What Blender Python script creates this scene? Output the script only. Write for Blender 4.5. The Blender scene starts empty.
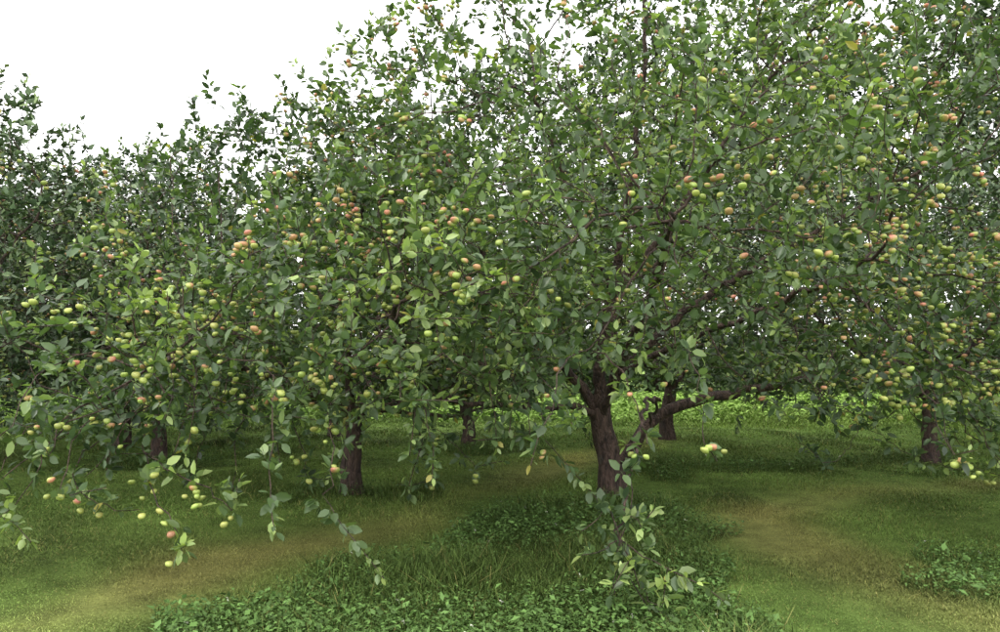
import bpy, math, numpy as np, mathutils
from math import radians
rng = np.random.default_rng(7)
scene = bpy.context.scene
scene.view_settings.view_transform = 'Standard'
scene.view_settings.look = 'None'
scene.view_settings.exposure = 0

def nrm(a):
    return a / (np.linalg.norm(a, axis=-1, keepdims=True) + 1e-9)

class SN:
    def __init__(s, seed, freq, n=10):
        r = np.random.default_rng(seed)
        s.k = nrm(r.normal(size=(n, 3))) * freq * r.uniform(.6, 1.6, (n, 1))
        s.p = r.uniform(0, 6.28, n)
    def __call__(s, P):
        return np.sin(P @ s.k.T + s.p).sum(1) / math.sqrt(len(s.p) / 2)

# ------------------------------------------------------------ materials
def mat_base(name):
    m = bpy.data.materials.new(name); m.use_nodes = True
    nt = m.node_tree; nt.nodes.clear()
    out = nt.nodes.new('ShaderNodeOutputMaterial')
    return m, nt, out

def leaf_material(name, trans=.28, rough=.38, spec=.5, back=(1.3, 1.25, 1.6), tcol=(1.5, 1.7, .6)):
    m, nt, out = mat_base(name)
    N = nt.nodes.new; L = nt.links.new
    at = N('ShaderNodeAttribute'); at.attribute_name = 'Col'
    geo = N('ShaderNodeNewGeometry')
    bk = N('ShaderNodeVectorMath'); bk.operation = 'MULTIPLY'; bk.inputs[1].default_value = back
    L(at.outputs['Color'], bk.inputs[0])
    mx = N('ShaderNodeMix'); mx.data_type = 'RGBA'
    L(geo.outputs['Backfacing'], mx.inputs['Factor'])
    L(at.outputs['Color'], mx.inputs['A']); L(bk.outputs[0], mx.inputs['B'])
    p = N('ShaderNodeBsdfPrincipled'); p.inputs['Roughness'].default_value = rough
    p.inputs['Specular IOR Level'].default_value = spec
    L(mx.outputs['Result'], p.inputs['Base Color'])
    if trans > 0:
        tc = N('ShaderNodeVectorMath'); tc.operation = 'MULTIPLY'; tc.inputs[1].default_value = tcol
        L(at.outputs['Color'], tc.inputs[0])
        t = N('ShaderNodeBsdfTranslucent'); L(tc.outputs[0], t.inputs['Color'])
        ms = N('ShaderNodeMixShader'); ms.inputs['Fac'].default_value = trans
        L(p.outputs[0], ms.inputs[1]); L(t.outputs[0], ms.inputs[2]); L(ms.outputs[0], out.inputs['Surface'])
    else:
        L(p.outputs[0], out.inputs['Surface'])
    return m

def bark_material():
    m, nt, out = mat_base('bark')
    N = nt.nodes.new; L = nt.links.new
    tc = N('ShaderNodeTexCoord'); mp = N('ShaderNodeMapping'); mp.inputs['Scale'].default_value = (1, 1, .3)
    L(tc.outputs['Object'], mp.inputs['Vector'])
    vo = N('ShaderNodeTexVoronoi'); vo.inputs['Scale'].default_value = 38; vo.feature = 'DISTANCE_TO_EDGE'
    n1 = N('ShaderNodeTexNoise'); n1.inputs['Scale'].default_value = 22; n1.inputs['Detail'].default_value = 6
    n2 = N('ShaderNodeTexNoise'); n2.inputs['Scale'].default_value = 5; n2.inputs['Detail'].default_value = 4
    for n in (vo, n1): L(mp.outputs[0], n.inputs['Vector'])
    L(tc.outputs['Object'], n2.inputs['Vector'])
    cr = N('ShaderNodeValToRGB'); e = cr.color_ramp.elements
    e[0].position = .3; e[0].color = (.018, .011, .010, 1); e[1].position = .72; e[1].color = (.13, .082, .064, 1)
    L(n1.outputs['Fac'], cr.inputs[0])
    c2 = N('ShaderNodeValToRGB'); e = c2.color_ramp.elements
    e[0].position = .6; e[0].color = (0, 0, 0, 1); e[1].position = .75; e[1].color = (.4, .4, .4, 1)
    L(n2.outputs['Fac'], c2.inputs[0])
    mx = N('ShaderNodeMix'); mx.data_type = 'RGBA'; mx.inputs['B'].default_value = (.15, .15, .12, 1)
    L(c2.outputs[0], mx.inputs['Factor']); L(cr.outputs[0], mx.inputs['A'])
    mm = N('ShaderNodeMath'); mm.operation = 'MULTIPLY_ADD'; mm.inputs[1].default_value = 2.5
    L(vo.outputs['Distance'], mm.inputs[0]); L(n1.outputs['Fac'], mm.inputs[2])
    b = N('ShaderNodeBump'); b.inputs['Strength'].default_value = .9; b.inputs['Distance'].default_value = .02
    L(mm.outputs[0], b.inputs['Height'])
    p = N('ShaderNodeBsdfPrincipled'); p.inputs['Roughness'].default_value = .85
    L(mx.outputs['Result'], p.inputs['Base Color']); L(b.outputs[0], p.inputs['Normal'])
    L(p.outputs[0], out.inputs['Surface'])
    return m

def apple_material():
    m, nt, out = mat_base('apple_skin')
    N = nt.nodes.new; L = nt.links.new
    at = N('ShaderNodeAttribute'); at.attribute_name = 'Col'
    noi = N('ShaderNodeTexNoise'); noi.inputs['Scale'].default_value = 90; noi.inputs['Detail'].default_value = 3
    tc = N('ShaderNodeTexCoord'); L(tc.outputs['Object'], noi.inputs['Vector'])
    mr = N('ShaderNodeMapRange'); mr.inputs['To Min'].default_value = .7; mr.inputs['To Max'].default_value = 1.3
    L(noi.outputs['Fac'], mr.inputs['Value'])
    vs = N('ShaderNodeVectorMath'); vs.operation = 'SCALE'
    L(at.outputs['Color'], vs.inputs[0]); L(mr.outputs['Result'], vs.inputs['Scale'])
    p = N('ShaderNodeBsdfPrincipled'); p.inputs['Roughness'].default_value = .42
    L(vs.outputs[0], p.inputs['Base Color']); L(p.outputs[0], out.inputs['Surface'])
    return m

M_LEAF = leaf_material('apple_leaf')
M_LEAF2 = leaf_material('apple_leaf_plain', trans=0, rough=.45, spec=.4)
M_FAR = leaf_material('forest_leaf', trans=0, rough=.6, spec=.2)
M_GRASS = leaf_material('grass_blade', trans=0, rough=.6, spec=.2, back=(1, 1, 1))
M_BARK = bark_material()
M_APPLE = apple_material()

# ------------------------------------------------------------ mesh helper
def build(name, parts, mats, smooth=True, link=True):
    V = []; FS = []; C = []; off = 0
    for v, faces, mi, col in parts:
        V.append(v); C.append(col)
        for f in faces:
            if len(f): FS.append((f + off, mi))
        off += len(v)
    V = np.concatenate(V).astype(np.float32); C = np.concatenate(C).astype(np.float32)
    loops = np.concatenate([f.ravel() for f, _ in FS]).astype(np.int32)
    tot = np.concatenate([np.full(len(f), f.shape[1]) for f, _ in FS]).astype(np.int32)
    mi = np.concatenate([np.full(len(f), m) for f, m in FS]).astype(np.int32)
    start = np.concatenate([[0], np.cumsum(tot)[:-1]]).astype(np.int32)
    me = bpy.data.meshes.new(name)
    me.vertices.add(len(V)); me.vertices.foreach_set('co', V.ravel())
    me.loops.add(len(loops)); me.loops.foreach_set('vertex_index', loops)
    me.polygons.add(len(tot)); me.polygons.foreach_set('loop_start', start)
    me.polygons.foreach_set('loop_total', tot); me.polygons.foreach_set('material_index', mi)
    me.polygons.foreach_set('use_smooth', np.full(len(tot), smooth))
    a = me.color_attributes.new('Col', 'FLOAT_COLOR', 'POINT')
    c4 = np.ones((len(V), 4), np.float32); c4[:, :3] = C; a.data.foreach_set('color', c4.ravel())
    for m in mats: me.materials.append(m)
    me.update(calc_edges=True)
    ob = bpy.data.objects.new(name, me)
    if link: scene.collection.objects.link(ob)
    return ob

def leaves(o, d, n, L, W, col, detail=True, pet=.22):
    d = nrm(d); y = nrm(np.cross(n, d)); z = np.cross(d, y)
    k = len(o); L = L[:, None]; W = W[:, None]
    curl = rng.uniform(.03, .22, (k, 1)) * L
    fold = rng.uniform(.02, .22, (k, 1)) * W
    if detail:
        P = pet * L; B = L
        def pt(s, w, up): return o + d * (P + s * B) + y * (w * W) + z * (up * fold) - z * (curl * s * s)
        vs = [o + y * .0012, o - y * .0012, pt(0, 0, 0),
              pt(.25, .42, 1), pt(.28, 0, 0), pt(.25, -.42, 1),
              pt(.62, .45, 1), pt(.62, 0, 0), pt(.62, -.45, 1),
              pt(.88, .2, .5), pt(.88, -.2, .5), pt(1.02, 0, 0)]
        V = np.stack(vs, 1).reshape(-1, 3)
        tri = np.array([[0, 2, 1], [2, 3, 4], [2, 4, 5], [9, 11, 7], [7, 11, 10], [6, 9, 7], [7, 10, 8]])
        quad = np.array([[3, 6, 7, 4], [4, 7, 8, 5]])
        tri = tri[:, ::-1]; quad = quad[:, ::-1]
        m = 12
    else:
        def pt(s, w, up): return o + d * (s * L) + y * (w * W) + z * (up * fold) - z * (curl * s * s)
        V = np.stack([pt(0.05, 0, 0), pt(.5, .5, 1), pt(1.1, 0, 0), pt(.5, -.5, 1)], 1).reshape(-1, 3)
        tri = np.array([[0, 2, 1], [0, 3, 2]]); quad = np.zeros((0, 4), int); m = 4
    base = (np.arange(k) * m)[:, None, None]
    T = (tri[None] + base).reshape(-1, 3)
    Q = (quad[None] + base).reshape(-1, 4) if len(quad) else np.zeros((0, 4), int)
    C = np.repeat(col, m, 0)
    return V, [T, Q], C

SEG, RNG = 10, 8
tv = []
for i in range(RNG):
    t = math.pi * i / (RNG - 1)
    rr = math.sin(t) * (1 + .10 * math.cos(t)); zz = .88 * math.cos(t)
    zz -= .28 * math.exp(-(t / .45) ** 2); zz += .16 * math.exp(-((math.pi - t) / .4) ** 2)
    for j in range(SEG):
        a = 2 * math.pi * j / SEG; tv.append((max(rr, .01) * math.cos(a), max(rr, .01) * math.sin(a), zz))
AV = np.array(tv)
AF = np.array([[i * SEG + j, (i + 1) * SEG + j, (i + 1) * SEG + (j + 1) % SEG, i * SEG + (j + 1) % SEG]
               for i in range(RNG - 1) for j in range(SEG)])
def apples(P, R):
    k = len(P)
    tilt = rng.normal(0, .25, (k, 2))
    V = AV[None] * R[:, None, None] * (1 + rng.normal(0, .05, (k, 1, 3)))
    V[..., 0] += V[..., 2] * tilt[:, :1]; V[..., 1] += V[..., 2] * tilt[:, 1:]
    side = nrm(rng.normal(size=(k, 3)) + np.array([0, -.3, .5]))
    f = (AV[None] * side[:, None, :]).sum(2)
    red = (rng.random((k, 1)) < .25 + .32 * (P[:, 2:3] > 2.0))
    blush = np.clip((f + .6) * .9, 0, 1) * np.where(red, rng.uniform(.5, 1, (k, 1)), rng.uniform(0, .2, (k, 1)))
    g = np.array([.31, .42, .095])[None, None] * rng.uniform(.7, 1.2, (k, 1, 1))
    g = g * (1 + rng.uniform(0, .25, (k, 1, 1)) * np.array([1, .2, .6]))
    r = np.array([.58, .20, .15])[None, None] * rng.uniform(.7, 1.15, (k, 1, 1))
    C = g * (1 - blush[..., None]) + r * blush[..., None]
    V = V + P[:, None, :]
    F = (AF[None] + (np.arange(k) * len(AV))[:, None, None]).reshape(-1, 4)
    return V.reshape(-1, 3), [F], C.reshape(-1, 3)

# ------------------------------------------------------------ tree growth
class Tree:
    def __init__(s):
        s.P = np.zeros((0, 3)); s.par = []; s.mr = []; s.el = []
    def limb(s, pts, r0, r1, step=.11, flare=False, sprout=.35, jit=.018):
        pts = np.array(pts, float)
        if len(s.P):
            d = np.linalg.norm(s.P - pts[0], axis=1); par = int(d.argmin())
            pts[0] = s.P[par]
        else: par = -1
        ext = np.vstack([2 * pts[0] - pts[1], pts, 2 * pts[-1] - pts[-2]])
        out = []
        for i in range(1, len(ext) - 2):
            p0, p1, p2, p3 = ext[i - 1:i + 3]
            n = max(2, int(np.linalg.norm(p2 - p1) / step))
            for t in np.linspace(0, 1, n, endpoint=False):
                out.append(.5 * ((2 * p1) + (-p0 + p2) * t + (2 * p0 - 5 * p1 + 4 * p2 - p3) * t * t + (-p0 + 3 * p1 - 3 * p2 + p3) * t ** 3))
        out.append(pts[-1]); out = np.array(out)
        if par >= 0: out = out[1:]
        n = len(out)
        out[1:] += rng.normal(0, jit, (n - 1, 3))
        base = len(s.P)
        s.P = np.vstack([s.P, out])
        for i in range(n):
            t = i / max(n - 1, 1)
            r = r0 + (r1 - r0) * t
            if flare: r *= 1 + .55 * math.exp(-t * 7)
            s.par.append(par if i == 0 else base + i - 1)
            s.mr.append(r); s.el.append((rng.random() < sprout) and t > .15 or (i == n - 1 and sprout > 0))
    def grow(s, A, step=.12, kill=.22, iters=120, jitter=.16, grav=0.):
        P = s.P; par = list(s.par); el = np.array(s.el)
        nc = np.zeros(len(P), int)
        nd = np.full(len(A), 1e9); ni = np.zeros(len(A), int)
        idx = np.where(el)[0]
        def upd(idx, A, nd, ni):
            if len(idx) == 0 or len(A) == 0: return
            Q = P[idx]
            for a in range(0, len(A), 2000):
                D = np.linalg.norm(A[a:a + 2000, None, :] - Q[None], axis=2)
                j = D.argmin(1); dm = D[np.arange(len(D)), j]
                b = np.where(dm < nd[a:a + 2000])[0]; nd[a + b] = dm[b]; ni[a + b] = idx[j[b]]
        upd(idx, A, nd, ni)
        for it in range(iters):
            k = (nd > kill) & (nc[ni] < 5)
            A = A[k]; nd = nd[k]; ni = ni[k]
            if len(A) == 0: break
            u = nrm(A - P[ni])
            ids, inv = np.unique(ni, return_inverse=True)
            S = np.zeros((len(ids), 3)); np.add.at(S, inv, u)
            S = nrm(nrm(S) + rng.normal(0, jitter, S.shape) + np.array([0, 0, grav]))
            new = P[ids] + S * step
            nc[ids] += 1
            base = len(P)
            P = np.vstack([P, new]); par += list(ids)
            nc = np.concatenate([nc, np.zeros(len(new), int)])
            upd(np.arange(base, len(P)), A, nd, ni)
        s.mr += [0.] * (len(P) - len(s.P)); s.P = P; s.par = [int(q) for q in par]
    def skirt(s, n, c, rmin, zmax=1.7, seed=0, ln=(.3, .8)):
        r_ = np.random.default_rng(seed)
        rad = np.hypot(s.P[:, 0] - c[0], s.P[:, 1] - c[1])
        cand = np.where((rad > rmin) & (s.P[:, 2] < zmax))[0]
        if len(cand) == 0: return
        for i in r_.choice(cand, n):
            p = s.P[i]; o = np.array([p[0] - c[0], p[1] - c[1], 0]); o /= np.linalg.norm(o)
            o += r_.normal(0, .5, 3) * [1, 1, 0]; l = r_.uniform(*ln); l = min(l, (p[2] - .4) * 1.0)
            if l < .15: continue
            s.limb([p, p + o * l * .45 - [0, 0, l * .2], p + o * l * .75 - [0, 0, l * .85]], .006, .0026, step=.08, jit=.012)
    def shoots(s, nmin=2, nmax=5, step=.07, up=.55):
        n = len(s.P); ch = np.zeros(n, int)
        for i, p in enumerate(s.par):
            if p >= 0: ch[p] += 1
        P = [p for p in s.P]; par = list(s.par); sh = [0.] * n
        for i in range(n):
            if ch[i] == 0:
                d = P[i] - P[par[i]]; d = d / (np.linalg.norm(d) + 1e-9)
                d = d * .7 + np.array([0, 0, up * rng.uniform(.0, 1.6)]) + rng.normal(0, .3, 3)
                d /= np.linalg.norm(d)
                m = rng.integers(nmin, nmax + 1); last = i
                if rng.random() < .07: m += 4
                for k in range(m):
                    q = P[last] + d * step
                    d = d + rng.normal(0, .08, 3) - np.array([0, 0, .03]); d /= np.linalg.norm(d)
                    P.append(q); par.append(last); sh.append((k + 1) / m); last = len(P) - 1
        s.P = np.array(P); s.par = par; s.mr += [0.] * (len(P) - n); s.shoot = np.array(sh)
    def finish(s, tip=.0028, ex=2.15):
        n = len(s.P); acc = np.zeros(n); r = np.zeros(n)
        s.main = np.full(n, -1); best = np.zeros(n)
        for i in range(n - 1, -1, -1):
            rp = tip if acc[i] == 0 else acc[i] ** (1 / ex)
            p = s.par[i]
            if p >= 0:
                acc[p] += rp ** ex
                key = max(rp, s.mr[i])
                if key > best[p]: best[p] = key; s.main[p] = i
            r[i] = max(rp, s.mr[i])
        for i in range(n):
            p = s.par[i]
            if p >= 0: r[i] = min(r[i], r[p])
        s.r = r
        s.D = np.zeros((n, 3)); par = np.array(s.par)
        ok = par >= 0; s.D[ok] = nrm(s.P[ok] - s.P[par[ok]])
        s.D[~ok] = (0, 0, 1)
    def tubes(s, sides=8):
        n = len(s.P); U = np.zeros((n, 3)); U[0] = (1, 0, 0)
        for i in range(n):
            p = s.par[i]; d = s.D[i]
            u = U[p] if p >= 0 else np.array([1., 0, 0])
            u = u - d * np.dot(u, d); l = math.sqrt(u @ u)
            if l < 1e-3:
                u = np.cross(d, (0, 1, .3)); l = math.sqrt(u @ u)
            U[i] = u / l
        W = np.cross(s.D, U)
        a = np.arange(sides) * 2 * math.pi / sides
        sh = 1 + .07 * np.sin(a * 3 + 1) * (s.r[:, None] > .05)
        lump = 1 + .06 * rng.normal(size=(n, sides)) * (s.r[:, None] > .05)
        def ring(P, r, U, W, sh=1): return P[:, None] + (r[:, None] * sh)[..., None] * (np.cos(a)[None, :, None] * U[:, None] + np.sin(a)[None, :, None] * W[:, None])
        R = ring(s.P, s.r, U, W, sh * lump).reshape(-1, 3)
        par = np.array(s.par); idx = np.arange(n)
        side = np.where((par >= 0) & (s.main[par] != idx))[0]
        R2 = ring(s.P[par[side]], s.r[side] * 1.1, U[side], W[side], np.ones((len(side), sides))).reshape(-1, 3)
        st = np.zeros(n, int); st[idx] = par * sides; st[side] = n * sides + np.arange(len(side)) * sides
        e = idx[par >= 0]; j = np.arange(sides); j2 = (j + 1) % sides
        F = np.stack([st[e][:, None] + j, st[e][:, None] + j2, (e * sides)[:, None] + j2, (e * sides)[:, None] + j], 2).reshape(-1, 4)
        V = np.vstack([R, R2])
        return V, [F], np.full((len(V), 3), .1)
    def foliage(s, thin=.0135, p_spur=.75, kmin=3, kmax=8, L=.082, detail=True, per_shoot=4, seed=1, pal='apple', pet=.22, young=()):
        sn = SN(seed, 2.2); sn2 = SN(seed + 5, .9)
        O = []; Dd = []; LL = []; tint = []
        idx = np.where((s.r < thin) & (s.shoot == 0) & (rng.random(len(s.P)) < p_spur))[0]
        kk = rng.integers(kmin, kmax + 1, len(idx)); rep = np.repeat(idx, kk)
        off = nrm(rng.normal(size=(len(idx), 3)) + s.D[idx] * .3 + [0, 0, .5])
        offr = np.repeat(off, kk, 0); ln = np.repeat(rng.uniform(.01, .07, len(idx)), kk)
        m = len(rep)
        O.append(s.P[rep] + offr * ln[:, None])
        Dd.append(nrm(offr * .45 + nrm(rng.normal(size=(m, 3))) * 1. + [0, 0, .05]))
        LL.append(L * rng.uniform(.55, 1.2, m)); tint.append(.03 + rng.random(m) ** 1.6 * .62)
        si = np.where(s.shoot > 0)[0]; rep = np.repeat(si, per_shoot); m = len(rep)
        t = rng.random(m)
        O.append(s.P[rep] - s.D[rep] * (t * .06)[:, None])
        Dd.append(nrm(s.D[rep] * .75 + nrm(rng.normal(size=(m, 3)))))
        LL.append(L * rng.uniform(.7, 1.3, m) * (1.05 - .35 * s.shoot[rep])); tint.append(.2 + .76 * s.shoot[rep] * rng.random(m))
        O = np.vstack(O); Dd = np.vstack(Dd); LL = np.concatenate(LL); tint = np.concatenate(tint)
        m = len(O)
        Nn = np.array([0, 0, 1.]) + rng.normal(0, .55, (m, 3))
        tint = tint + .12 * sn(O) + .10 * sn2(O)
        for yc, yr in young:
            tint = tint + .75 * np.exp(-(((O - np.array(yc)) / yr) ** 2).sum(1)) * rng.uniform(.3, 1.2, m)
        tint = np.clip(tint, 0, 1)
        if pal == 'apple':
            c0 = np.array([.036, .064, .027]); c1 = np.array([.103, .158, .062]); c2 = np.array([.30, .385, .12])
        else:
            c0 = np.array([.03, .052, .02]); c1 = np.array([.06, .095, .035]); c2 = np.array([.11, .16, .05])
        t = tint[:, None]
        col = np.where(t < .5, c0 + (c1 - c0) * t * 2, c1 + (c2 - c1) * (t - .5) * 2)
        col = col * rng.uniform(.7, 1.35, (m, 1))
        yl = rng.random(m) < .006; col[yl] = np.array([.30, .27, .06]) * rng.uniform(.7, 1.2, (yl.sum(), 1))
        W = LL * rng.uniform(.5, .68, m)
        return leaves(O, Dd, Nn, LL, W, col, detail, pet)
    def fruit(s, n, thin=.014, seed=3, R=.0248, c=(0, 0)):
        sn = SN(seed, 1.6)
        idx = np.where((s.r < thin) & (s.shoot == 0))[0]
        cc = np.array([c[0], c[1], 2.4]); o = s.P[idx] - cc
        rad = np.linalg.norm(o, axis=1)
        w = np.exp(.6 * sn(s.P[idx]) + .42 * rad) * np.clip((s.P[idx, 2] - .1) / 1.6, .15, 1); w /= w.sum()
        ch = rng.choice(len(idx), n, p=w); k = rng.choice([1, 1, 2, 2, 3, 4], n); rep = np.repeat(ch, k)
        q = s.P[idx[rep]] + rng.normal(0, .04, (len(rep), 3)) - [0, 0, .045] + nrm(o[rep]) * .055
        return apples(q, R * rng.uniform(.65, 1.15, len(q)))

def ell(n, c, r, seed, shell=.35, clump=1.0, freq=1.7, zmin=None):
    r_ = np.random.default_rng(seed); out = []; sn = SN(seed + 99, freq); tot = 0
    while tot < n:
        p = r_.uniform(-1, 1, (n * 3, 3)); d = np.linalg.norm(p, axis=1)
        k = (d < 1) & (r_.random(len(p)) < shell + (1 - shell) * d ** 2); p = p[k]
        q = p * r + c
        k = r_.random(len(q)) < 1 / (1 + np.exp(-clump * 2 * (sn(q) + .5)))
        q = q[k]
        if zmin is not None: q = q[q[:, 2] > zmin(q)]
        out.append(q); tot += len(q)
    q = np.vstack(out); r_.shuffle(q); return q[:n]

def make(tree, name, n_apples, detail=True, sides=8, c=(0, 0), mat=None, **kw):
    tree.shoots(); tree.finish()
    parts = []
    v, f, cc = tree.tubes(sides); parts.append((v, f, 0, cc))
    v, f, cc = tree.foliage(detail=detail, **kw); parts.append((v, f, 1, cc))
    v, f, cc = tree.fruit(n_apples, c=c); parts.append((v, f, 2, cc))
    return build(name, parts, [M_BARK, mat or M_LEAF, M_APPLE])

# ================= main apple tree
A = Tree()
A.limb([(1.23, 8.7, -.08), (1.22, 8.7, .25), (1.16, 8.7, .6), (1.08, 8.68, .98)], .15, .12, flare=True, sprout=0, jit=.006)
A.limb([(1.22, 8.7, .36), (1.40, 8.66, .48), (1.66, 8.6, .80), (2.0, 8.55, 1.02), (2.45, 8.5, 1.14), (3.1, 8.4, 1.26), (3.9, 8.2, 1.42), (4.7, 8.0, 1.5)], .072, .018, sprout=.3)
A.limb([(1.08, 8.68, .9), (1.32, 8.65, 1.35), (1.75, 8.5, 1.8), (2.5, 8.2, 2.4), (3.4, 7.9, 2.9), (4.0, 7.7, 3.3)], .06, .014)
A.limb([(1.08, 8.68, .9), (1.08, 8.6, 1.4), (1.2, 8.4, 2.2), (1.35, 8.2, 3.2), (1.5, 8.1, 4.3), (1.5, 8.0, 5.3)], .07, .012)
A.limb([(1.08, 8.68, .9), (.88, 8.6, 1.2), (.4, 8.4, 1.8), (-.2, 8.2, 2.7), (-.6, 8.0, 3.6)], .055, .013)
A.limb([(1.08, 8.68, .86), (.82, 8.4, 1.0), (.3, 7.9, 1.02), (-.4, 7.4, 1.12), (-1.0, 6.9, 1.4)], .042, .014)
A.limb([(1.08, 8.68, .9), (1.2, 8.1, 1.4), (1.3, 7.2, 1.9), (1.3, 6.2, 2.3), (1.2, 5.4, 2.5)], .05, .013)
A.limb([(1.35, 8.65, 1.35), (1.9, 7.9, 1.7), (2.5, 7.1, 2.0), (3.0, 6.4, 2.3)], .04, .013)
A.limb([(1.08, 8.68, .9), (1.2, 9.2, 1.4), (1.5, 10.0, 2.2), (1.7, 10.8, 3.0)], .06, .016)
A.limb([(1.2, 8.4, 2.2), (1.9, 8.2, 3.1), (2.6, 8.0, 4.2)], .04, .012)
A.limb([(1.2, 8.4, 2.2), (.7, 7.6, 3.1), (.3, 7.0, 3.9)], .04, .012)
A.limb([(1.66, 8.6, .80), (1.5, 7.6, 1.1), (1.2, 6.4, 1.15), (.98, 5.6, 1.0), (.86, 5.1, .8)], .015, .0138, step=.12, sprout=0)
zA = lambda q: 1.12 + .12 * np.sin(q[:, 0] * 2.1) + .16 * np.clip(2.6 - np.hypot(q[:, 0] - 1.2, q[:, 1] - 8.7), 0, 3) + .12 * (q[:, 1] < 7) * (np.abs(q[:, 0] - 1.2) < 1)
att = [ell(4900, np.array([1.7, 8.4, 3.0]), np.array([3.9, 3.5, 3.1]), 11, zmin=zA, clump=1.5),
       ell(620, np.array([3.6, 6.6, 1.75]), np.array([1.7, 1.6, .9]), 12, zmin=lambda q: 1.3 - .5 * np.clip(q[:, 0] - 2.3, 0, 1)),
       ell(360, np.array([.5, 5.5, 2.1]), np.array([1.2, 1.0, .8]), 13),
       ell(380, np.array([1.8, 5.4, 2.8]), np.array([1.3, 1.0, 1.0]), 15)]
A.grow(np.vstack(att), step=.115, kill=.187, grav=.02)
A.skirt(34, (1.2, 8.7), 2.9, seed=1)
A.limb([(.86, 5.1, .8), (.76, 4.85, .62), (.70, 4.75, .42), (.78, 4.65, .20), (.86, 4.6, .08)], .008, .003, step=.055, sprout=0)
for q in [(.57, 4.75, .56), (.62, 4.6, .14), (.93, 4.6, .30), (.92, 4.5, .10), (.83, 4.7, .52), (.56, 4.65, .36)]:
    A.limb([(.74, 4.8, .42), ((q[0] + .75) / 2, (q[1] + 4.8) / 2, q[2] + .05), q], .004, .0026, step=.055, jit=.01)
A.limb([(3.0, 7.4, 1.2), (3.3, 7.0, .9), (3.6, 6.8, .65), (4.2, 6.7, .55)], .009, .003, step=.07)
A.limb([(3.6, 6.6, 1.1), (3.9, 6.3, .8), (4.0, 6.1, .62)], .007, .003, step=.07)
A.limb([(3.2, 6.9, .95), (2.9, 6.7, .7), (2.7, 6.6, .62)], .007, .003, step=.07)
make(A, 'apple_tree', 1500, sides=8, seed=21, c=(1.2, 8.7), young=[((.9, 4.55, .3), .4), ((.8, 4.9, 1.35), .35), ((4.2, 6.6, .9), .5)])

# ================= neighbouring tree left
B = Tree()
B.limb([(-1.70, 9.0, -.08), (-1.70, 9.0, .3), (-1.66, 8.98, .7), (-1.72, 8.95, .95)], .12, .095, flare=True, sprout=0, jit=.006)
B.limb([(-1.7, 8.95, .8), (-1.3, 8.6, 1.0), (-.9, 7.8, 1.1), (-.8, 6.9, 1.4), (-.8, 6.0, 1.85)], .045, .014)
B.limb([(-1.7, 8.95, .8), (-2.0, 8.3, 1.1), (-2.3, 7.3, 1.4), (-2.5, 6.3, 1.55), (-2.5, 5.6, 1.45)], .045, .013)
B.limb([(-1.7, 8.95, .8), (-2.3, 8.9, 1.3), (-3.1, 8.7, 1.9), (-3.8, 8.5, 2.3)], .05, .013)
B.limb([(-1.7, 8.95, .8), (-1.7, 8.8, 1.6), (-1.6, 8.7, 2.6), (-1.5, 8.6, 3.4)], .055, .012)
B.limb([(-1.7, 8.95, .8), (-1.5, 9.6, 1.4), (-1.6, 10.6, 2.1)], .05, .014)
B.limb([(-1.7, 8.95, .8), (-1.2, 8.8, .92), (-.6, 8.9, .88), (0.1, 9.0, 1.0)], .035, .012)
zB = lambda q: .96 + .08 * np.clip(2.0 - np.hypot(q[:, 0] + 1.7, q[:, 1] - 9), 0, 3)
att = [ell(2850, np.array([-1.7, 8.6, 2.2]), np.array([2.6, 3.0, 2.05]), 31, zmin=zB),
       ell(880, np.array([-.85, 5.7, 1.90]), np.array([1.5, 1.2, .95]), 32, zmin=lambda q: 1.10 + 0 * q[:, 0]),
       ell(640, np.array([-2.7, 6.0, 1.60]), np.array([1.3, 1.2, .85]), 33, zmin=lambda q: .98 + 0 * q[:, 0])]
B.grow(np.vstack(att), step=.115, kill=.19, grav=.0)
B.skirt(44, (-1.7, 9.0), 2.0, seed=2)
for pts in [[(-2.4, 5.7, 1.1), (-2.4, 5.35, .9), (-2.2, 5.05, .62), (-2.0, 4.95, .42), (-1.97, 4.9, .34)],
            [(-2.4, 5.35, .9), (-2.15, 5.1, .8), (-1.8, 5.05, .65), (-1.7, 5.0, .55)],
            [(-2.6, 5.8, 1.1), (-2.9, 5.5, .85), (-2.75, 5.2, .65), (-2.45, 5.1, .55)],
            [(-2.9, 5.8, 1.0), (-3.3, 5.5, .8), (-3.4, 5.3, .6), (-3.3, 5.2, .5)],
            [(-1.0, 7.4, 1.1), (-.7, 7.2, .75), (-.55, 7.1, .45)], [(-.9, 7.2, 1.1), (-.45, 7.0, .8), (-.2, 7.0, .55)],
            [(-.7, 7.2, .75), (-.75, 7.0, .55), (-.8, 6.9, .4)]]:
    B.limb(pts, .008, .003, step=.07, jit=.012)
make(B, 'apple_tree', 780, sides=7, seed=22, c=(-1.7, 9.0), young=[((-2.3, 5.2, 1.75), .38), ((-2.0, 5.0, .6), .4), ((-.6, 4.9, 2.0), .35)])

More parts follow.
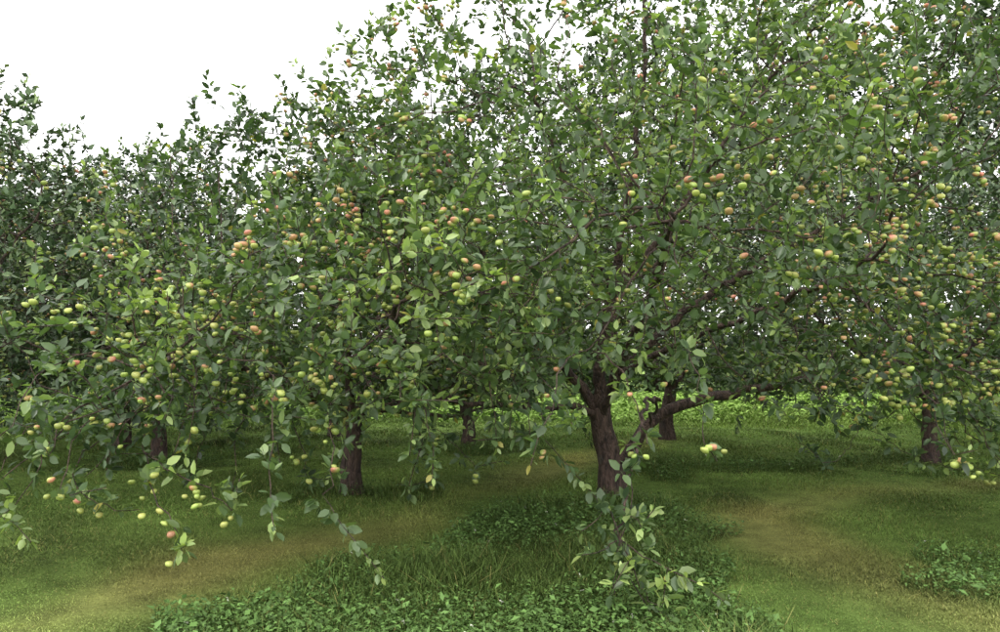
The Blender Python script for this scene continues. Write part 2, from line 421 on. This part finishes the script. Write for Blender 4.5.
# ================= generic orchard trees (shared meshes)
def generic(seed, n=2650, R=(2.9, 2.9, 2.1), cz=2.75):
    r_ = np.random.default_rng(seed)
    G = Tree()
    G.limb([(0, 0, -.1), (.02, 0, .4), (r_.normal(0, .06), r_.normal(0, .06), .95)], .12, .095, flare=True, sprout=0, jit=.006)
    top = G.P[-1]; k = 6
    for i in range(k):
        a = 2 * math.pi * (i + r_.uniform(-.25, .25)) / k + seed; h = r_.uniform(.8, 2.8)
        c, s_ = math.cos(a), math.sin(a); rr = r_.uniform(1.5, 2.2)
        G.limb([tuple(top - [0, 0, .1]), (c * .5, s_ * .5, 1.1 + h * .15), (c * rr * .6, s_ * rr * .6, 1.1 + h * .5), (c * rr, s_ * rr, 1.2 + h)], .05, .013)
    G.limb([tuple(top), (.05, .05, 2.2), (-.1, .1, 3.8)], .06, .013)
    z = lambda q: .84 + .16 * np.clip(2.3 - np.hypot(q[:, 0], q[:, 1]), 0, 3)
    G.grow(ell(n, np.array([0, 0, cz]), np.array(R), seed, zmin=z), step=.13, kill=.205)
    G.skirt(55, (0, 0), 1.8, seed=seed)
    return G
g1 = make(generic(41), 'apple_tree', 300, detail=False, sides=5, seed=23, L=.095, mat=M_LEAF2)
g2 = make(generic(52, R=(2.7, 3.0, 2.4), cz=2.95), 'apple_tree', 300, detail=False, sides=5, seed=24, L=.095, mat=M_LEAF2)
g1.location = (-5.1, 11.8, 0); g1.scale = (.94, .94, .93)
g2.location = (-6.6, 13.9, 0); g2.rotation_euler[2] = 1.0; g2.scale = (1, 1, .95)
def place(src, x, y, rot, sc=1., name='apple_tree'):
    o = bpy.data.objects.new(name, src.data); scene.collection.objects.link(o)
    o.location = (x, y, 0); o.rotation_euler[2] = rot; o.scale = (sc, sc, sc)
for x, y, r, sc, g in [(-7.0, 8.2, 2.2, 1.0, g1), (-.55, 13.4, .5, .95, g1), (6.3, 11.6, 1.7, 1.05, g2), (3.2, 15.0, 3.0, 1.15, g1),
                       (-3.3, 15.8, 4.2, .98, g2), (9.8, 15.2, 5.1, 1.1, g1), (-9.8, 12.5, .2, 1.05, g2),
                       (8.6, 8.0, 2.9, .95, g1), (-13, 16, 1.2, 1.1, g1), (13.5, 13, 2.2, 1.1, g2), (-8.2, 17.8, 2.0, 1.05, g1)]:
    place(g, x, y, r, sc)

# ================= forest behind
F = Tree()
F.limb([(0, 0, -.2), (.1, 0, 3), (0, .1, 6), (.1, 0, 10)], .28, .05, step=.3, flare=True, sprout=.6)
F.grow(ell(2100, np.array([0, 0, 7.6]), np.array([3.8, 3.8, 5.6]), 61, freq=.9, clump=1.3), step=.28, kill=.43)
F.shoots(step=.14); F.finish(tip=.006)
v, f, c = F.tubes(5); v2, f2, c2 = F.foliage(thin=.04, L=.21, detail=False, seed=9, pal='f', kmin=5, kmax=8, p_spur=.9, per_shoot=4)
ft = build('forest_tree', [(v, f, 0, c), (v2, f2, 1, c2)], [M_BARK, M_FAR])
ft.location = (14.5, 27, 0); ft.scale = (1.1, 1.1, 1.12)
for x, y, r, sc in [(9.5, 26.5, 1, 1.05), (5.5, 28, 2, 1.05), (1.0, 29, 3, 1.0), (19.5, 27, 4, 1.1), (-3, 30, 5, .75), (-8.5, 30, .6, .6),
                    (-14, 29, 1.6, .58), (-20, 28, 2.6, .6), (25, 28, 2.2, 1.1), (31, 27, .1, 1)]:
    place(ft, x, y, r, sc, 'forest_tree')

# ================= ground
def gh(x, y):
    return .035 * np.sin(x * .55 + 1) * np.cos(y * .43) + .02 * np.sin(x * 1.3 + y * .9)
def dseg(x, y, pl):
    d = np.full(np.shape(x), 1e9)
    for (ax, ay), (bx, by) in zip(pl[:-1], pl[1:]):
        vx, vy = bx - ax, by - ay
        t = np.clip(((x - ax) * vx + (y - ay) * vy) / (vx * vx + vy * vy), 0, 1)
        d = np.minimum(d, np.hypot(x - ax - t * vx, y - ay - t * vy))
    return d
PL = [(-3.4, 3.2), (-2.45, 4.8), (-1.9, 6.1), (-.7, 7.7), (.3, 9.8), (1.5, 12.5), (3, 15)]
PR = [(3.4, 2.8), (2.65, 4.8), (2.35, 6.4), (2.5, 7.9), (4, 9.0), (7, 9.8), (12, 10.2)]
s1 = SN(71, 1.3); s2 = SN(72, 4.5)
def xyz(x, y): return np.stack([x, y, np.zeros_like(x)], 1)
def dry(x, y):
    n = .5 + .28 * s1(xyz(x, y)) + .15 * s2(xyz(x, y))
    d = np.minimum(dseg(x, y, PL), dseg(x, y, PR)) + .08 * s2(xyz(x, y) * .7)
    m = np.exp(-(np.clip(d, 0, 9) / .48) ** 2)
    return np.clip(m * (.3 + .62 * n) + .06 * n, 0, 1)
def inpoly(x, y, poly):
    ins = np.zeros(np.shape(x), bool); j = len(poly) - 1
    for i in range(len(poly)):
        xi, yi = poly[i]; xj, yj = poly[j]
        ins ^= ((yi > y) != (yj > y)) & (x < (xj - xi) * (y - yi) / (yj - yi + 1e-9) + xi); j = i
    return ins
ISL = [(-2.0, 3.0), (-1.85, 4.5), (-1.15, 5.9), (-.4, 6.9), (.7, 8.6), (1.3, 9.1), (1.75, 8.3), (1.85, 7.0), (1.7, 5.8), (1.55, 4.4), (1.7, 3.0)]
def weedy(x, y):
    jx = x + .2 * s2(xyz(y * .9, x)); jy = y + .2 * s2(xyz(x, y * 1.1))
    m = inpoly(jx, jy, ISL)
    for cx, cy, rx, ry in [(3.75, 5.7, .95, .6), (2.9, 10.8, 1.5, .45), (5.8, 11.2, 2.2, .7), (-1.7, 9.0, .8, .6), (-3.6, 4.3, .6, .5), (-5, 11.8, 1.2, .7), (-.5, 13.2, 1, .6), (-6.9, 8.3, 1.2, .8)]:
        m |= ((jx - cx) / rx) ** 2 + ((jy - cy) / ry) ** 2 < 1
    return m
GRN = np.array([.155, .245, .055]); YEL = np.array([.36, .35, .115])
def gcol(x, y):
    d = dry(x, y)[:, None]
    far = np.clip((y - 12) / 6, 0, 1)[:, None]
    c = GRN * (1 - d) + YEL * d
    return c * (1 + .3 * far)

ax = np.arange(-14, 14.01, .16); fx = np.array([20, 30, 50, 90, 160, 300, 600.])
gx = np.concatenate([-fx[::-1], ax, fx]); ay = np.arange(-3, 26, .16)
gy = np.concatenate([-fx[::-1], ay, 26 + fx])
X, Y = np.meshgrid(gx, gy); x = X.ravel(); y = Y.ravel()
z = gh(x, y) * (np.hypot(x, y - 10) < 40)
w = weedy(x, y)
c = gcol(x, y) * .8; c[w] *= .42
nx, ny = len(gx), len(gy)
i = np.arange(nx - 1); j = np.arange(ny - 1); I, J = np.meshgrid(i, j); b = (J * nx + I).ravel()
gf = np.stack([b, b + 1, b + nx + 1, b + nx], 1)
mg, nt, out = mat_base('orchard_floor')
N = nt.nodes.new; Lk = nt.links.new
at = N('ShaderNodeAttribute'); at.attribute_name = 'Col'
geo = N('ShaderNodeNewGeometry')
n1 = N('ShaderNodeTexNoise'); n1.inputs['Scale'].default_value = 45; n1.inputs['Detail'].default_value = 8; n1.inputs['Roughness'].default_value = .75
n2 = N('ShaderNodeTexNoise'); n2.inputs['Scale'].default_value = 3.5; n2.inputs['Detail'].default_value = 5
Lk(geo.outputs['Position'], n1.inputs['Vector']); Lk(geo.outputs['Position'], n2.inputs['Vector'])
ad = N('ShaderNodeMath'); ad.operation = 'ADD'; Lk(n1.outputs['Fac'], ad.inputs[0]); Lk(n2.outputs['Fac'], ad.inputs[1])
mr = N('ShaderNodeMapRange'); mr.inputs['From Min'].default_value = .65; mr.inputs['From Max'].default_value = 1.35
mr.inputs['To Min'].default_value = .35; mr.inputs['To Max'].default_value = 1.5; Lk(ad.outputs[0], mr.inputs['Value'])
vs = N('ShaderNodeVectorMath'); vs.operation = 'SCALE'; Lk(at.outputs['Color'], vs.inputs[0]); Lk(mr.outputs[0], vs.inputs['Scale'])
bp = N('ShaderNodeBump'); bp.inputs['Strength'].default_value = 1; bp.inputs['Distance'].default_value = .03; Lk(n1.outputs['Fac'], bp.inputs['Height'])
p = N('ShaderNodeBsdfPrincipled'); p.inputs['Roughness'].default_value = .95; p.inputs['Specular IOR Level'].default_value = .1
Lk(vs.outputs[0], p.inputs['Base Color']); Lk(bp.outputs[0], p.inputs['Normal']); Lk(p.outputs[0], out.inputs['Surface'])
build('ground', [(np.stack([x, y, z], 1), [gf], 0, c)], [mg])

# ================= grass
def blades(x, y, h, w, col, lean=.45):
    k = len(x); a = rng.uniform(0, 6.28, k); b = rng.uniform(0, 6.28, k)
    o = np.stack([x, y, gh(x, y) - .004], 1); s = np.stack([np.cos(a), np.sin(a), 0 * a], 1) * w[:, None] / 2
    ln = np.stack([np.cos(b), np.sin(b), 0 * a], 1) * (h * rng.uniform(.05, lean * 2, k))[:, None]
    up = np.zeros((k, 3)); up[:, 2] = h
    V = np.stack([o - s, o + s, o + up * .55 + ln * .35 + s * .8, o + up * .55 + ln * .35 - s * .8, o + up * .95 + ln], 1).reshape(-1, 3)
    bb = (np.arange(k) * 5)[:, None]
    C = np.repeat(col, 5, 0)
    return V, [bb + np.array([[2, 3, 4]]), bb + np.array([[0, 1, 2, 3]])], C
def region(n, y0, y1, half):
    y = rng.uniform(y0, y1, n); x = rng.uniform(-1, 1, n) * half(y); return x, y
parts = []
for n, y0, y1, h, w in [(200000, 3.2, 7.5, .036, .005), (140000, 7.5, 13, .04, .008), (90000, 13, 23, .06, .014)]:
    x, y = region(n, y0, y1, lambda y: y * .72 + 1.2)
    pt_ = .9 + .22 * s2(xyz(x, y) * .8)
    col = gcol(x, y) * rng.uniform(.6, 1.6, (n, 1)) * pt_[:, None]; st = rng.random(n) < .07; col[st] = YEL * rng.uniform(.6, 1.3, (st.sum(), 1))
    hh = h * rng.uniform(.5, 1.3, n) * np.clip(1 + .5 * s2(xyz(x, y)), .5, 2) * (1 - .45 * dry(x, y))
    v, f, c = blades(x, y, hh, np.full(n, w), col, .8); parts.append((v, f, 0, c))
build('mown_grass', parts, [M_GRASS])

parts = []
x, y = region(280000, 3.2, 14, lambda y: y * .72 + 1.2); k = weedy(x, y) & (rng.random(len(x)) < .65 + .3 * s2(xyz(x, y))); x = x[k]; y = y[k]; n = len(x)
col = (GRN * .6) * rng.uniform(.5, 1.6, (n, 1)); st = rng.random(n) < .05; col[st] = YEL * .8
v, f, c = blades(x, y, rng.uniform(.05, .20, n) * (1 + .35 * s1(xyz(x, y) * 2)), rng.uniform(.004, .008, n), col, .6); parts.append((v, f, 0, c))
def weeds(x, y, hmin, hmax, L, cc):
    m = len(x); hh = rng.uniform(hmin, hmax, m)
    o = np.stack([x, y, gh(x, y) + hh], 1)
    d = nrm(rng.normal(size=(m, 3)) * [1, 1, .4] + [0, 0, .15]); nn = np.array([0, 0, 1.]) + rng.normal(0, .45, (m, 3))
    LL = L * rng.uniform(.5, 1.4, m)
    col = cc * rng.uniform(.6, 1.7, (m, 1))
    return leaves(o, d, nn, LL, LL * rng.uniform(.4, .75, m), col, False)
x, y = region(440000, 3.2, 14, lambda y: y * .72 + 1.2); k = weedy(x, y) & (rng.random(len(x)) < .65 + .3 * s1(xyz(x, y) * 1.5)); x = x[k]; y = y[k]
v, f, c = weeds(x, y, .01, .13, .024, np.array([.068, .125, .030])); parts.append((v, f, 0, c))
k = rng.random(len(x)) < .08 + .05 * s2(xyz(x, y))
v, f, c = weeds(x[k], y[k], .01, .14, .045, np.array([.085, .155, .04])); parts.append((v, f, 0, c))
k = rng.random(len(x)) < .0012; xx = x[k]; yy = y[k]
for q in range(5):
    v, f, c = weeds(xx, yy, .10, .12, .014, np.array([.5, .5, .42])); parts.append((v, f, 0, c))
build('orchard_weeds', parts, [M_GRASS])

parts = []
n = 70000; x = rng.uniform(-26, 26, n); y = rng.uniform(17.5, 26, n)
hg = (.16 + .12 * (1 + s1(xyz(x, y) * .7))) * np.clip((y - 16.5) / 4, .3, 1)
c = np.array([.24, .35, .075]) * rng.uniform(.6, 1.5, (n, 1))
v, f, c = blades(x, y, hg * rng.uniform(.5, 1.2, n), np.full(n, .025), c, .8); parts.append((v, f, 0, c))
n = 90000; x = rng.uniform(-26, 26, n); y = rng.uniform(18.5, 26, n)
v, f, c = weeds(x, y, .03, .5, .10, np.array([.20, .32, .065]))
parts.append((v, f, 0, c))
build('meadow_weeds', parts, [M_GRASS])
n = 90000; x = rng.uniform(-34, 34, n); y = rng.uniform(26, 29.5, n)
top = 2.3 + .9 * s1(xyz(x * .8, y * .8)); o = np.stack([x, y, rng.random(n) ** .8 * top], 1)
d = nrm(rng.normal(size=(n, 3))); nn = np.array([0, -.5, .8]) + rng.normal(0, .5, (n, 3))
LL = rng.uniform(.12, .26, n); col = np.array([.065, .11, .035]) * rng.uniform(.6, 1.6, (n, 1))
v, f, c = leaves(o, d, nn, LL, LL * .6, col, False)
build('forest_undergrowth', [(v, f, 0, c)], [M_FAR])

# ================= light
EL, AZ = radians(58), radians(-130)
w = bpy.data.worlds.new('World'); scene.world = w; w.use_nodes = True
nt = w.node_tree; nt.nodes.clear(); N = nt.nodes.new; Lk = nt.links.new
sky = N('ShaderNodeTexSky'); sky.sky_type = 'NISHITA'; sky.sun_disc = False
sky.sun_elevation = EL; sky.sun_rotation = AZ; sky.dust_density = 5; sky.air_density = 1
rgb = N('ShaderNodeRGB'); rgb.outputs[0].default_value = (1, 1, 1, 1)
sc = N('ShaderNodeVectorMath'); sc.operation = 'SCALE'; sc.inputs['Scale'].default_value = 19.; Lk(rgb.outputs[0], sc.inputs[0])
mx = N('ShaderNodeMix'); mx.data_type = 'RGBA'; mx.inputs['Factor'].default_value = .94
Lk(sky.outputs[0], mx.inputs['A']); Lk(sc.outputs[0], mx.inputs['B'])
bg = N('ShaderNodeBackground'); bg.inputs['Strength'].default_value = .15; Lk(mx.outputs['Result'], bg.inputs['Color'])
wo = N('ShaderNodeOutputWorld'); Lk(bg.outputs[0], wo.inputs['Surface'])
sl = bpy.data.lights.new('sun', 'SUN'); sl.energy = 1.5; sl.angle = radians(10); sl.color = (1, .96, .88)
so = bpy.data.objects.new('sun', sl); scene.collection.objects.link(so)
dv = mathutils.Vector((math.sin(AZ) * math.cos(EL), math.cos(AZ) * math.cos(EL), math.sin(EL)))
so.rotation_euler = dv.to_track_quat('Z', 'Y').to_euler()

cam = bpy.data.cameras.new('camera'); co = bpy.data.objects.new('camera', cam); scene.collection.objects.link(co)
co.location = (0, 0, 1.5); co.rotation_euler = (radians(93.2), 0, 0)
cam.sensor_width = 36; cam.lens = 28.3; cam.clip_end = 2000; cam.clip_start = .05
scene.camera = co
